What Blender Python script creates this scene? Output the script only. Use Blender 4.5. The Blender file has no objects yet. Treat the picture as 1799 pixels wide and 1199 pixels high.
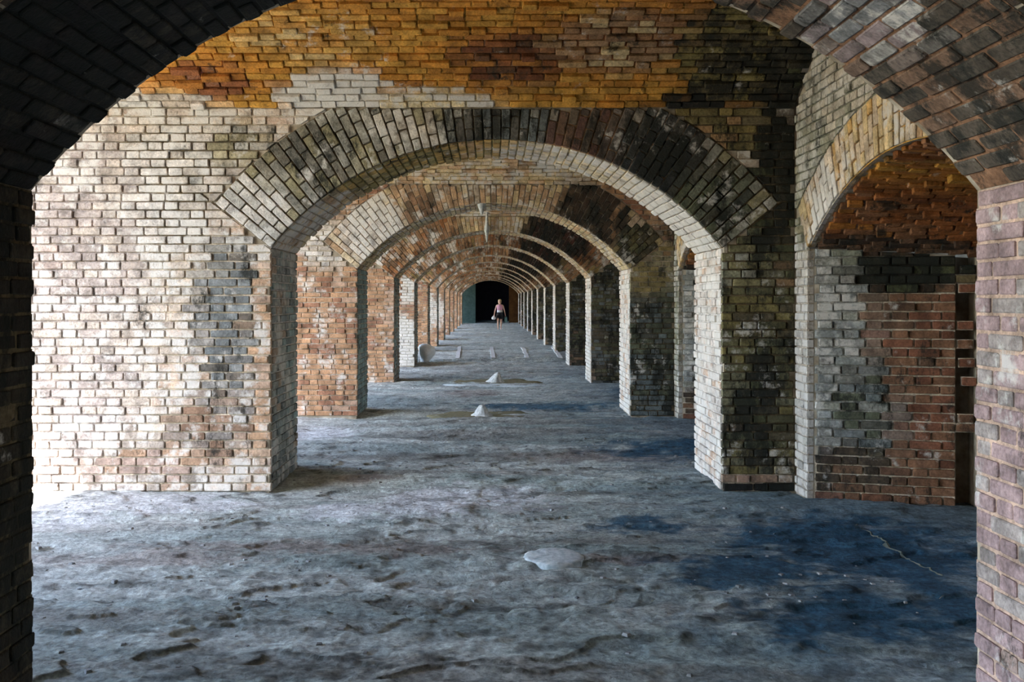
import bpy, math, random
import numpy as np
from mathutils import Matrix, Vector

# ------------------------------------------------------------------ camera, sky, sun, exposure
SC = bpy.context.scene
COL = SC.collection
EYE = 1.61                                     # eye height above the floor, metres
F_PX = 1700.0                                  # focal length for the 1799 px wide frame
VPX, VPY = 860.0, 528.0                        # where the gallery runs to

cam_d = bpy.data.cameras.new('camera')
cam = bpy.data.objects.new('camera', cam_d); COL.objects.link(cam)
cam.location = (0, 0, EYE); cam.rotation_euler = (math.pi / 2, 0, 0)
cam_d.sensor_width = 36.0; cam_d.lens = 36.0 * F_PX / 1799.0
cam_d.shift_x = (899.5 - VPX) / 1799.0
cam_d.shift_y = (VPY - 599.5) / 1799.0
cam_d.clip_start = 0.05; cam_d.clip_end = 500
SC.camera = cam

SUN_DIR = Vector((1.0, 1.2, -1.75)).normalized()
world = bpy.data.worlds.new('world'); SC.world = world; world.use_nodes = True
wn = world.node_tree.nodes; wl = world.node_tree.links
sky = wn.new('ShaderNodeTexSky'); sky.sky_type = 'NISHITA'; sky.sun_disc = False
sky.sun_elevation = math.asin(-SUN_DIR.z); sky.sun_rotation = math.atan2(-SUN_DIR.x, -SUN_DIR.y)
sky.altitude = 0; sky.air_density = 1.0; sky.dust_density = 1.2; sky.ozone_density = 1.0
wl.new(sky.outputs[0], wn['Background'].inputs[0]); wn['Background'].inputs[1].default_value = 0.74

sun_d = bpy.data.lights.new('sun', 'SUN'); sun_d.energy = 7.0; sun_d.angle = math.radians(0.53)
sun_d.color = (1.0, 0.93, 0.82)
sun = bpy.data.objects.new('sun', sun_d); COL.objects.link(sun)
sun.rotation_euler = SUN_DIR.to_track_quat('-Z', 'Y').to_euler()
sun.location = (-20, -8, 30)

vs = SC.view_settings
vs.view_transform = 'Standard'; vs.look = 'None'; vs.gamma = 1.0; vs.use_curve_mapping = False
vs.exposure = 1.66
SC.cycles.max_bounces = 10; SC.cycles.diffuse_bounces = 7

# ------------------------------------------------------------------ measures of the gallery
D1 = 8.14
RATIO = [-0.31, 0.342, 1, 1.655, 2.29, 2.91, 3.54, 4.17, 4.80, 5.43, 6.06, 6.70, 7.33, 7.95]
FRONT = [r * D1 for r in RATIO]                # near face of each cross wall (index 0 stands behind the camera)
T = 1.12                                       # wall thickness
XC, A = 0.06, 1.90                             # arch centre line and half span
ZS, RISE = 2.05, 0.915                         # springing height, rise
R = (A * A + RISE * RISE) / (2 * RISE)
ZC = ZS + RISE - R
HA = math.asin(A / R)
RING = 0.60
XL, XR = -5.65, 2.57                            # open parade side, outer (scarp) wall face
ZV, VR = 3.231, 0.80                           # vault springing, vault rise
ZTOP = 4.9
CP = 0.0718                                    # course height
ST, HD, JT = 0.243, 0.123, 0.0125              # stretcher pitch, header pitch, joint
ND, NSP, NRISE = 4.15, ZS - 0.02, 0.56         # niche depth (X), springing, rise

MD = .013                                      # how far the joints lie behind the brick faces
rng = random.Random(11)

def at_wall(px, py, Y): return (px - VPX) * Y / F_PX, EYE - (py - VPY) * Y / F_PX
def at_floor(px, py):
    Y = EYE * F_PX / (py - VPY); return (px - VPX) * Y / F_PX, Y

# ------------------------------------------------------------------ noise
_lat = np.random.RandomState(5).rand(256, 256)
def vnoise(x, y):
    x = np.asarray(x, float); y = np.asarray(y, float)
    xi = np.floor(x).astype(int); yi = np.floor(y).astype(int)
    fx = x - xi; fy = y - yi
    fx = fx * fx * (3 - 2 * fx); fy = fy * fy * (3 - 2 * fy)
    a = _lat[xi & 255, yi & 255]; b = _lat[(xi + 1) & 255, yi & 255]
    c = _lat[xi & 255, (yi + 1) & 255]; d = _lat[(xi + 1) & 255, (yi + 1) & 255]
    return (a * (1 - fx) + b * fx) * (1 - fy) + (c * (1 - fx) + d * fx) * fy
def fbm(x, y, o=4):
    s = 0.0; a = 0.5; t = 0.0
    for k in range(o):
        s = s + a * vnoise(x * 2 ** k + 17.3 * k, y * 2 ** k + 9.1 * k); t += a; a *= 0.5
    return s / t
_latl = _lat.tolist()
def _v1(x, y):
    xi = math.floor(x); yi = math.floor(y); fx = x - xi; fy = y - yi
    fx = fx * fx * (3 - 2 * fx); fy = fy * fy * (3 - 2 * fy)
    r0 = _latl[xi & 255]; r1 = _latl[(xi + 1) & 255]; j = yi & 255; k = (yi + 1) & 255
    return (r0[j] * (1 - fx) + r1[j] * fx) * (1 - fy) + (r0[k] * (1 - fx) + r1[k] * fx) * fy
def f1(x, y): return (_v1(x, y) * .55 + _v1(x * 2.1 + 7, y * 2.1 + 3) * .3 + _v1(x * 4.3 + 1, y * 4.3 + 8) * .15)

# ------------------------------------------------------------------ colours
def lin(c): return tuple(((v / 255) / 12.92 if v / 255 <= .04045 else ((v / 255 + .055) / 1.055) ** 2.4) for v in c)
P = {k: lin(v) for k, v in dict(
    white=(206, 200, 194), pale=(190, 178, 164), pink=(184, 158, 140), tan=(182, 142, 106), brown=(138, 104, 80), red=(128, 80, 62),
    rosegrey=(168, 156, 150), rose=(166, 144, 134), rust=(142, 84, 46), orange=(184, 122, 48), ochre=(198, 152, 70), cream=(210, 190, 144), grey=(150, 150, 144), bluegrey=(112, 122, 126),
    dark=(74, 68, 58), charcoal=(44, 42, 40), teal=(146, 174, 176), olive=(134, 124, 74), green=(92, 96, 66), greygreen=(124, 126, 106), purple=(152, 128, 130),
    dkred=(92, 46, 36), black=(28, 28, 30), mortar=(196, 184, 166), dkmortar=(104, 92, 72), lime=(208, 204, 198)).items()}

def pick(names, t):
    t = min(.9999, max(0, t)); return P[names[int(t * len(names))]]

class Zone:
    """palette by place on a surface: default palette, then patches (u, v, ru, rv, strength, palette, lime, mortar)"""
    def __init__(s, base, lime=.25, mortar='mortar', blobs=(), seed=0, scale=1.6):
        s.base, s.lime, s.mortar, s.blobs, s.seed, s.scale = base, lime, mortar, blobs, seed, scale
    def __call__(s, u, v):
        n = f1(u * s.scale + s.seed * 3.7 + 40, v * s.scale + s.seed * 1.9 + 40)
        n = (n - .5) * 1.9 + .5
        e = f1(u * 3 + 90 + s.seed, v * 3 + 60)
        rr = rng.random(); t = .5 * n + .5 * rr
        def look(pal):
            c = pick(pal, t); av = [sum(P[q][i] for q in pal) / len(pal) for i in range(3)]
            dk = sum(1 for q in pal if q in ('black', 'charcoal', 'dark', 'green', 'dkred', 'olive')) / len(pal)
            return [c[i] * .5 + av[i] * .5 for i in range(3)], (.16 + .32 * dk if dk else .12)
        c, mould = look(s.base); lm = s.lime; m = list(P[s.mortar])
        for (cu, cv, ru, rv, st, bp, bl, bm) in s.blobs:
            w = math.exp(-(((u - cu) / ru) ** 2 + ((v - cv) / rv) ** 2)) * st
            if w < .05: continue
            o = .02 + .4 * e + .1 * rng.random()
            k = min(1, max(0, (w - o) / .5)); k = k * k * (3 - 2 * k)
            if k <= 0: continue
            c2, m2 = look(bp); q = P[bm]
            c = [c[i] + (c2[i] - c[i]) * k for i in range(3)]; m = [m[i] + (q[i] - m[i]) * k for i in range(3)]
            mould += (m2 - mould) * k; lm += (bl - lm) * k
        k = rng.uniform(.85, 1.13); al = 2.0 * int(min(.9, mould) * 20) + lm
        return (c[0] * k, c[1] * k, c[2] * k, al), (m[0], m[1], m[2], al - .42 * lm)

# ------------------------------------------------------------------ materials
def new_mat(name):
    m = bpy.data.materials.new(name); m.use_nodes = True
    nt = m.node_tree; return m, nt, nt.nodes, nt.links, nt.nodes['Principled BSDF']
def N(nodes, t, **kw):
    n = nodes.new(t)
    for k, v in kw.items():
        if k.startswith('i_'): n.inputs[k[2:].replace('_', ' ')].default_value = v
        else: setattr(n, k, v)
    return n

def masonry(name, source):
    m, nt, nd, lk, b = new_mat(name)
    if source == 'object':
        s = N(nd, 'ShaderNodeObjectInfo'); colo, alp = s.outputs['Color'], s.outputs['Alpha']
    else:
        s = N(nd, 'ShaderNodeAttribute', attribute_name='tint'); colo, alp = s.outputs['Color'], s.outputs['Alpha']
    geo = N(nd, 'ShaderNodeNewGeometry')
    n1 = N(nd, 'ShaderNodeTexNoise', i_Scale=7.0, i_Detail=6.0, i_Roughness=.62); lk.new(geo.outputs['Position'], n1.inputs['Vector'])
    n2 = N(nd, 'ShaderNodeTexNoise', i_Scale=55.0, i_Detail=4.0, i_Roughness=.6); lk.new(geo.outputs['Position'], n2.inputs['Vector'])
    r1 = N(nd, 'ShaderNodeMapRange'); lk.new(n1.outputs['Fac'], r1.inputs[0]); r1.inputs[1].default_value = .3; r1.inputs[2].default_value = .7; r1.inputs[3].default_value = .48; r1.inputs[4].default_value = 1.42
    r2 = N(nd, 'ShaderNodeMapRange'); lk.new(n2.outputs['Fac'], r2.inputs[0]); r2.inputs[1].default_value = .3; r2.inputs[2].default_value = .7; r2.inputs[3].default_value = .7; r2.inputs[4].default_value = 1.28
    mu = N(nd, 'ShaderNodeMath', operation='MULTIPLY'); lk.new(r1.outputs[0], mu.inputs[0]); lk.new(r2.outputs[0], mu.inputs[1])
    vm = N(nd, 'ShaderNodeVectorMath', operation='SCALE'); lk.new(colo, vm.inputs[0]); lk.new(mu.outputs[0], vm.inputs['Scale'])
    # lime bloom where its own blotchy pattern lets it through
    half = N(nd, 'ShaderNodeMath', operation='MULTIPLY'); lk.new(alp, half.inputs[0]); half.inputs[1].default_value = .5
    flo = N(nd, 'ShaderNodeMath', operation='FLOOR'); lk.new(half.outputs[0], flo.inputs[0])
    dbl = N(nd, 'ShaderNodeMath', operation='MULTIPLY'); lk.new(flo.outputs[0], dbl.inputs[0]); dbl.inputs[1].default_value = 2.0
    lim = N(nd, 'ShaderNodeMath', operation='SUBTRACT'); lk.new(alp, lim.inputs[0]); lk.new(dbl.outputs[0], lim.inputs[1])
    mou = N(nd, 'ShaderNodeMath', operation='MULTIPLY'); lk.new(flo.outputs[0], mou.inputs[0]); mou.inputs[1].default_value = .05
    # mildew: its own blotches, streaked downwards
    mp = N(nd, 'ShaderNodeMapping'); mp.inputs['Scale'].default_value = (1, 1, .55); mp.inputs['Location'].default_value = (3.1, 7.7, 1.3); lk.new(geo.outputs['Position'], mp.inputs[0])
    n4 = N(nd, 'ShaderNodeTexNoise', i_Scale=4.5, i_Detail=10.0, i_Roughness=.78); lk.new(mp.outputs[0], n4.inputs['Vector'])
    s4 = N(nd, 'ShaderNodeMath', operation='MULTIPLY_ADD'); lk.new(n4.outputs['Fac'], s4.inputs[0]); s4.inputs[1].default_value = 2.4; s4.inputs[2].default_value = -.7
    ad4 = N(nd, 'ShaderNodeMath', operation='ADD'); lk.new(s4.outputs[0], ad4.inputs[0]); lk.new(mou.outputs[0], ad4.inputs[1])
    r4 = N(nd, 'ShaderNodeMapRange', interpolation_type='SMOOTHSTEP'); lk.new(ad4.outputs[0], r4.inputs[0]); r4.inputs[1].default_value = .76; r4.inputs[2].default_value = 1.04; r4.inputs[3].default_value = 0; r4.inputs[4].default_value = .88
    m4 = N(nd, 'ShaderNodeMix', data_type='RGBA'); lk.new(r4.outputs[0], m4.inputs[0]); lk.new(vm.outputs[0], m4.inputs[6]); m4.inputs[7].default_value = (.018, .02, .017, 1)
    n3 = N(nd, 'ShaderNodeTexNoise', i_Scale=4.2, i_Detail=9.0, i_Roughness=.7); lk.new(geo.outputs['Position'], n3.inputs['Vector'])
    s3 = N(nd, 'ShaderNodeMath', operation='MULTIPLY_ADD'); lk.new(n3.outputs['Fac'], s3.inputs[0]); s3.inputs[1].default_value = 2.2; s3.inputs[2].default_value = -.6
    ad = N(nd, 'ShaderNodeMath', operation='ADD'); lk.new(s3.outputs[0], ad.inputs[0]); lk.new(lim.outputs[0], ad.inputs[1])
    r3 = N(nd, 'ShaderNodeMapRange', interpolation_type='SMOOTHSTEP'); lk.new(ad.outputs[0], r3.inputs[0]); r3.inputs[1].default_value = .86; r3.inputs[2].default_value = 1.14; r3.inputs[3].default_value = 0; r3.inputs[4].default_value = .85
    mx = N(nd, 'ShaderNodeMix', data_type='RGBA'); lk.new(r3.outputs[0], mx.inputs[0]); lk.new(m4.outputs[2], mx.inputs[6]); mx.inputs[7].default_value = (*P['lime'], 1)
    lk.new(mx.outputs[2], b.inputs['Base Color'])
    b.inputs['Roughness'].default_value = .93; b.inputs['Specular IOR Level'].default_value = .2
    ab = N(nd, 'ShaderNodeMath', operation='ADD'); lk.new(n1.outputs['Fac'], ab.inputs[0]); lk.new(n2.outputs['Fac'], ab.inputs[1])
    bp = N(nd, 'ShaderNodeBump', i_Strength=.7, i_Distance=.012); lk.new(ab.outputs[0], bp.inputs['Height']); lk.new(bp.outputs[0], b.inputs['Normal'])
    return m
M_BRICK = masonry('brick_single', 'object')
M_FIELD = masonry('brick_joined', 'attribute')

def noisy(name, c1, c2, scale=6.0, rough=.95, bump=.4, bd=.01):
    m, nt, nd, lk, b = new_mat(name)
    geo = N(nd, 'ShaderNodeNewGeometry')
    n1 = N(nd, 'ShaderNodeTexNoise', i_Scale=scale, i_Detail=8.0, i_Roughness=.65); lk.new(geo.outputs['Position'], n1.inputs['Vector'])
    r = N(nd, 'ShaderNodeMapRange'); lk.new(n1.outputs['Fac'], r.inputs[0]); r.inputs[1].default_value = .32; r.inputs[2].default_value = .68
    mx = N(nd, 'ShaderNodeMix', data_type='RGBA'); lk.new(r.outputs[0], mx.inputs[0]); mx.inputs[6].default_value = (*c1, 1); mx.inputs[7].default_value = (*c2, 1)
    lk.new(mx.outputs[2], b.inputs['Base Color']); b.inputs['Roughness'].default_value = rough; b.inputs['Specular IOR Level'].default_value = .2
    bp = N(nd, 'ShaderNodeBump', i_Strength=bump, i_Distance=bd); lk.new(n1.outputs['Fac'], bp.inputs['Height']); lk.new(bp.outputs[0], b.inputs['Normal'])
    return m
M_CORE = noisy('mortar_core', P['dkmortar'], P['mortar'], 5)
M_GROUND = noisy('parade_ground', lin((142, 128, 92)), lin((170, 156, 122)), .6)
M_LIME = noisy('lime_crust', lin((150, 156, 156)), lin((214, 216, 214)), 22, bump=.8, bd=.02)
M_LIMEGREY = noisy('lime_grey', lin((150, 166, 172)), lin((212, 220, 222)), 25, bump=.6)
M_MOSS = noisy('mossy_stain', lin((92, 90, 68)), lin((128, 124, 100)), 14)
M_STRIP = noisy('pale_strip', lin((190, 192, 194)), lin((226, 228, 230)), 14)

def floor_mat():
    m, nt, nd, lk, b = new_mat('worn_concrete')
    s = N(nd, 'ShaderNodeAttribute', attribute_name='tint')
    geo = N(nd, 'ShaderNodeNewGeometry')
    n1 = N(nd, 'ShaderNodeTexNoise', i_Scale=5.0, i_Detail=10.0, i_Roughness=.7); lk.new(geo.outputs['Position'], n1.inputs['Vector'])
    n2 = N(nd, 'ShaderNodeTexNoise', i_Scale=28.0, i_Detail=8.0, i_Roughness=.72); lk.new(geo.outputs['Position'], n2.inputs['Vector'])
    r1 = N(nd, 'ShaderNodeMapRange'); lk.new(n1.outputs['Fac'], r1.inputs[0]); r1.inputs[1].default_value = .3; r1.inputs[2].default_value = .7; r1.inputs[3].default_value = .5; r1.inputs[4].default_value = 1.45
    r2 = N(nd, 'ShaderNodeMapRange'); lk.new(n2.outputs['Fac'], r2.inputs[0]); r2.inputs[1].default_value = .34; r2.inputs[2].default_value = .66; r2.inputs[3].default_value = .5; r2.inputs[4].default_value = 1.45
    mu = N(nd, 'ShaderNodeMath', operation='MULTIPLY'); lk.new(r1.outputs[0], mu.inputs[0]); lk.new(r2.outputs[0], mu.inputs[1])
    vm = N(nd, 'ShaderNodeVectorMath', operation='SCALE'); lk.new(s.outputs['Color'], vm.inputs[0]); lk.new(mu.outputs[0], vm.inputs['Scale'])
    lk.new(vm.outputs[0], b.inputs['Base Color']); b.inputs['Roughness'].default_value = .85; b.inputs['Specular IOR Level'].default_value = .25
    ab = N(nd, 'ShaderNodeMath', operation='ADD'); lk.new(n1.outputs['Fac'], ab.inputs[0]); lk.new(n2.outputs['Fac'], ab.inputs[1])
    bp = N(nd, 'ShaderNodeBump', i_Strength=1.0, i_Distance=.035); lk.new(ab.outputs[0], bp.inputs['Height']); lk.new(bp.outputs[0], b.inputs['Normal'])
    return m
M_FLOOR = floor_mat()

def plain(name, c, rough=.7, var=.12):
    m, nt, nd, lk, b = new_mat(name)
    n1 = N(nd, 'ShaderNodeTexNoise', i_Scale=18.0, i_Detail=3.0)
    mx = N(nd, 'ShaderNodeMix', data_type='RGBA'); lk.new(n1.outputs['Fac'], mx.inputs[0])
    mx.inputs[6].default_value = (*[v * (1 - var) for v in c], 1); mx.inputs[7].default_value = (*[min(1, v * (1 + var)) for v in c], 1)
    lk.new(mx.outputs[2], b.inputs['Base Color']); b.inputs['Roughness'].default_value = rough
    return m

# ------------------------------------------------------------------ mesh helpers
class MB:
    def __init__(s): s.v = []; s.f = []; s.c = []
    def add(s, vs_, fs_, col=None):
        o = len(s.v); s.v += vs_; s.f += [tuple(i + o for i in f) for f in fs_]
        if col is not None: s.c += [col] * len(vs_)
    def quad(s, a, b, c, d, col=None): s.add([a, b, c, d], [(0, 1, 2, 3)], col)
    def box(s, x0, x1, y0, y1, z0, z1, col=None):
        s.add([(x, y, z) for x in (x0, x1) for y in (y0, y1) for z in (z0, z1)],
              [(0, 1, 3, 2), (4, 6, 7, 5), (0, 4, 5, 1), (2, 3, 7, 6), (0, 2, 6, 4), (1, 5, 7, 3)], col)
    def mesh(s, name):
        me = bpy.data.meshes.new(name); me.from_pydata(s.v, [], s.f)
        if s.c:
            at = me.attributes.new('tint', 'FLOAT_COLOR', 'POINT')
            at.data.foreach_set('color', np.array(s.c, dtype=np.float32).ravel())
        me.update(); return me

def link(name, me, mat, parent=None, **props):
    o = bpy.data.objects.new(name, me); COL.objects.link(o)
    if mat and me and not me.materials: me.materials.append(mat)
    if parent: o.parent = parent
    for k, v in props.items(): o[k] = v
    return o

# ------------------------------------------------------------------ brick surfaces
def clip(poly, nx, ny, c):                     # keep nx*u + ny*v >= c
    out = []
    for i in range(len(poly)):
        a = poly[i]; b = poly[(i + 1) % len(poly)]
        da = nx * a[0] + ny * a[1] - c; db = nx * b[0] + ny * b[1] - c
        if da >= 0: out.append(a)
        if (da >= 0) != (db >= 0):
            t = da / (da - db); out.append((a[0] + t * (b[0] - a[0]), a[1] + t * (b[1] - a[1])))
    return out
def area(p): return abs(sum(p[i][0] * p[(i + 1) % len(p)][1] - p[(i + 1) % len(p)][0] * p[i][1] for i in range(len(p)))) / 2

def rounded(lu, lv, r, jit):
    """outline of a worn brick, centred on 0, corners knocked off"""
    hu, hv = lu / 2, lv / 2
    def q(): return rng.uniform(.5, 1.5) * r
    j = lambda: rng.uniform(-jit, jit)
    r = min(r, hu * .6, hv * .6)
    a, b, c, d = q(), q(), q(), q()
    return [(-hu + a * 1.4 + j(), -hv + j()), (hu - b * 1.4 + j(), -hv + j()), (hu + j(), -hv + b * .8), (hu + j(), hv - c * .8),
            (hu - c * 1.4 + j(), hv + j()), (-hu + d * 1.4 + j(), hv + j()), (-hu + j(), hv - d * .8), (-hu + j(), -hv + a * .8)]

def prism_uv(poly, h, depth, ch):
    """rings of (u, v, n) for a brick with the outline poly, and its faces"""
    cu = sum(p[0] for p in poly) / len(poly); cv = sum(p[1] for p in poly) / len(poly)
    n = len(poly); out = []
    eu = max(abs(p[0] - cu) for p in poly) + 1e-6; ev = max(abs(p[1] - cv) for p in poly) + 1e-6
    ku, kv = 1 - min(.4, ch / eu), 1 - min(.4, ch / ev)
    for p in poly: out.append((cu + (p[0] - cu) * ku, cv + (p[1] - cv) * kv, h + rng.uniform(-.0012, .0012)))
    for p in poly: out.append((p[0], p[1], h - ch * .8))
    for p in poly: out.append((p[0], p[1], -depth))
    f = [tuple(range(n))]
    for k in range(2):
        for i in range(n):
            j = (i + 1) % n; f.append((k * n + i, (k + 1) * n + i, (k + 1) * n + j, k * n + j))
    return out, f

_lib = {}
def lib_brick(lu, lv):
    key = (round(lu, 2), round(lv, 3), rng.randrange(5))
    if key not in _lib:
        b = MB(); v, f = prism_uv(rounded(lu, lv, .006, .002), .004, .05, .005); b.add(v, f)
        me = b.mesh('brick'); me.materials.append(M_BRICK); _lib[key] = me
    return _lib[key]

class Skin:
    """collects the bricks of one surface, then builds up to 300 as objects and the rest as one joined part"""
    def __init__(s, lod=8): s.items = []; s.mb = MB(); s.mo = MB(); s.lod = lod
    def brick(s, patch, poly, cell, zone_uv, zone, rect=None, seen=1.0, h=None):
        bc, mc = zone(*zone_uv)
        if h is None: h = rng.gauss(0, .0035)
        s.mo.add([patch(u, v, -MD) for u, v in cell], [tuple(range(len(cell)))], mc)
        s.items.append((patch, poly, rect, bc, seen, h))
    def build(s, parent, single='brick', joined='brick_field', limit=0):
        order = [i for i, it in enumerate(s.items) if it[2] is not None and it[4] > 0]
        rng.shuffle(order); order.sort(key=lambda i: -s.items[i][4])
        own = set(order[:limit])
        for i, (patch, poly, rect, bc, seen, h) in enumerate(s.items):
            if i in own:
                cu, cv, lu, lv = rect
                c = Vector(patch(cu, cv, h)); e = 1e-3
                tu = (Vector(patch(cu + e, cv, h)) - c).normalized(); n = (Vector(patch(cu, cv, h + .01)) - c).normalized()
                tv = n.cross(tu).normalized()
                o = link(single, lib_brick(lu, lv), M_BRICK, parent)
                k = Vector((rng.uniform(.985, 1.01), rng.uniform(.96, 1.04), 1))
                m = Matrix((tu * k.x, tv * k.y, n)).transposed().to_4x4(); m.translation = c
                o.matrix_local = m @ Matrix.Rotation(rng.gauss(0, .006), 4, 'Z')
                o.color = bc
            else:
                if s.lod == 8 and rect is not None:
                    cu, cv, lu, lv = rect
                    su = lu / max(1e-6, s.true(patch, cu, cv, lu)); sv = lv / max(1e-6, s.truev(patch, cu, cv, lv))
                    pl = [(cu + a * su, cv + b_ * sv) for a, b_ in rounded(lu / su, lv / sv, .006, .002)]
                else: pl = poly
                v, f = prism_uv(pl, h + .004, .05, .005) if s.is_metric(patch) else prism_uv(pl, h + .004, .05, .0)
                if not s.is_metric(patch) and s.lod == 8: pass
                s.mb.add([patch(*q) for q in v], f, bc)
        if s.mb.v: link(joined, s.mb.mesh(joined), M_FIELD, parent, kind='stuff')
        if s.mo.v: link('mortar_bed', s.mo.mesh('mortar_bed'), M_FIELD, parent, kind='stuff')
    @staticmethod
    def true(p, u, v, l): return (Vector(p(u + l / 2, v, 0)) - Vector(p(u - l / 2, v, 0))).length
    @staticmethod
    def truev(p, u, v, l): return (Vector(p(u, v + l / 2, 0)) - Vector(p(u, v - l / 2, 0))).length
    @staticmethod
    def is_metric(p): return getattr(p, 'metric', True)

def rows(u0, u1, v0, v1, pitch=CP, seed=0):
    """Flemish courses filling u0..u1 by v0..v1: yields (u, v, length, height) of cells"""
    n = max(1, round((v1 - v0) / pitch)); p = (v1 - v0) / n; r = random.Random(seed)
    for k in range(n):
        v = v0 + (k + .5) * p
        u = u0 - (ST + HD) * (.5 if k % 2 else 0) - r.uniform(0, .03) - .02
        i = 0
        while u < u1:
            L = (ST if i % 2 == 0 else HD) * r.uniform(.96, 1.04); i += 1
            a, b = max(u, u0), min(u + L, u1); u += L
            if b - a > .045: yield (a + b) / 2, v, b - a, p
def rect(u, v, l, h): return [(u - l / 2, v - h / 2), (u + l / 2, v - h / 2), (u + l / 2, v + h / 2), (u - l / 2, v + h / 2)]

def fill(skin, patch, u0, u1, v0, v1, zone, seed=0, cut=None, zmap=None, seen=None, drop=None, rough=0.0):
    for (u, v, l, p) in rows(u0, u1, v0, v1, seed=seed):
        if drop and drop(u, v): continue
        cell = rect(u, v, l, p); pl = rect(u, v, l - JT, p - JT); rc = (u, v, l - JT, p - JT)
        if cut:
            full = area(pl)
            pl2, cell = cut(pl, cell, u, v)
            if len(pl2) < 3 or area(pl2) < .12 * full: continue
            if area(pl2) < .985 * full: rc = None
            pl = pl2
        h = rng.gauss(0, .0035) + (rough * rng.random() ** 5 if rough else 0)
        skin.brick(patch, pl, cell, zmap(u, v) if zmap else (u, v), zone, rc, (seen(u, v, l) if seen else 0), h)

def plane_y(Y, s=-1):                          # face of a cross wall: u = x, v = z
    return lambda u, v, n: (u, Y + s * n, v)
def plane_x(X, s):                             # jamb or scarp face: u = y, v = z
    return lambda u, v, n: (X + s * n, u, v)
def soffit(Y0):                                # u = depth, v = arc length at the intrados
    return lambda u, v, n: (XC + (R - n) * math.sin(v / R), u, ZC + (R - n) * math.cos(v / R))
def ring(Y):                                   # u = radius, v = arc length at the intrados
    return lambda u, v, n: (XC + u * math.sin(v / R), Y - n, ZC + u * math.cos(v / R))

def wall_cut(jt):
    """trims wall bricks to the arch ring, the skewbacks and the opening"""
    RE = R + RING
    def cut(pl, cell, u, v):
        du, dv = u - XC, v - ZC
        ang = math.atan2(abs(du), dv); s = 1 if du >= 0 else -1
        res = []
        for poly, g in ((pl, jt), (cell, 0)):
            if ang < HA:
                L = math.hypot(du, dv); nx, ny = du / L, dv / L
                poly = clip(poly, nx, ny, nx * XC + ny * ZC + RE + g)
                # do not cross the skewback line from above
            else:
                nx, ny = s * math.cos(HA), -math.sin(HA)
                if abs(du) < A + RING * math.sin(HA) + .2:
                    Lr = math.hypot(du, dv)
                    if Lr < RE + .14: poly = clip(poly, nx, ny, nx * (XC) + ny * ZC + g)
                poly = clip(poly, s, 0, s * XC + A)
            res.append(poly)
        return res
    return cut

CUT = wall_cut(JT)

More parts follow.
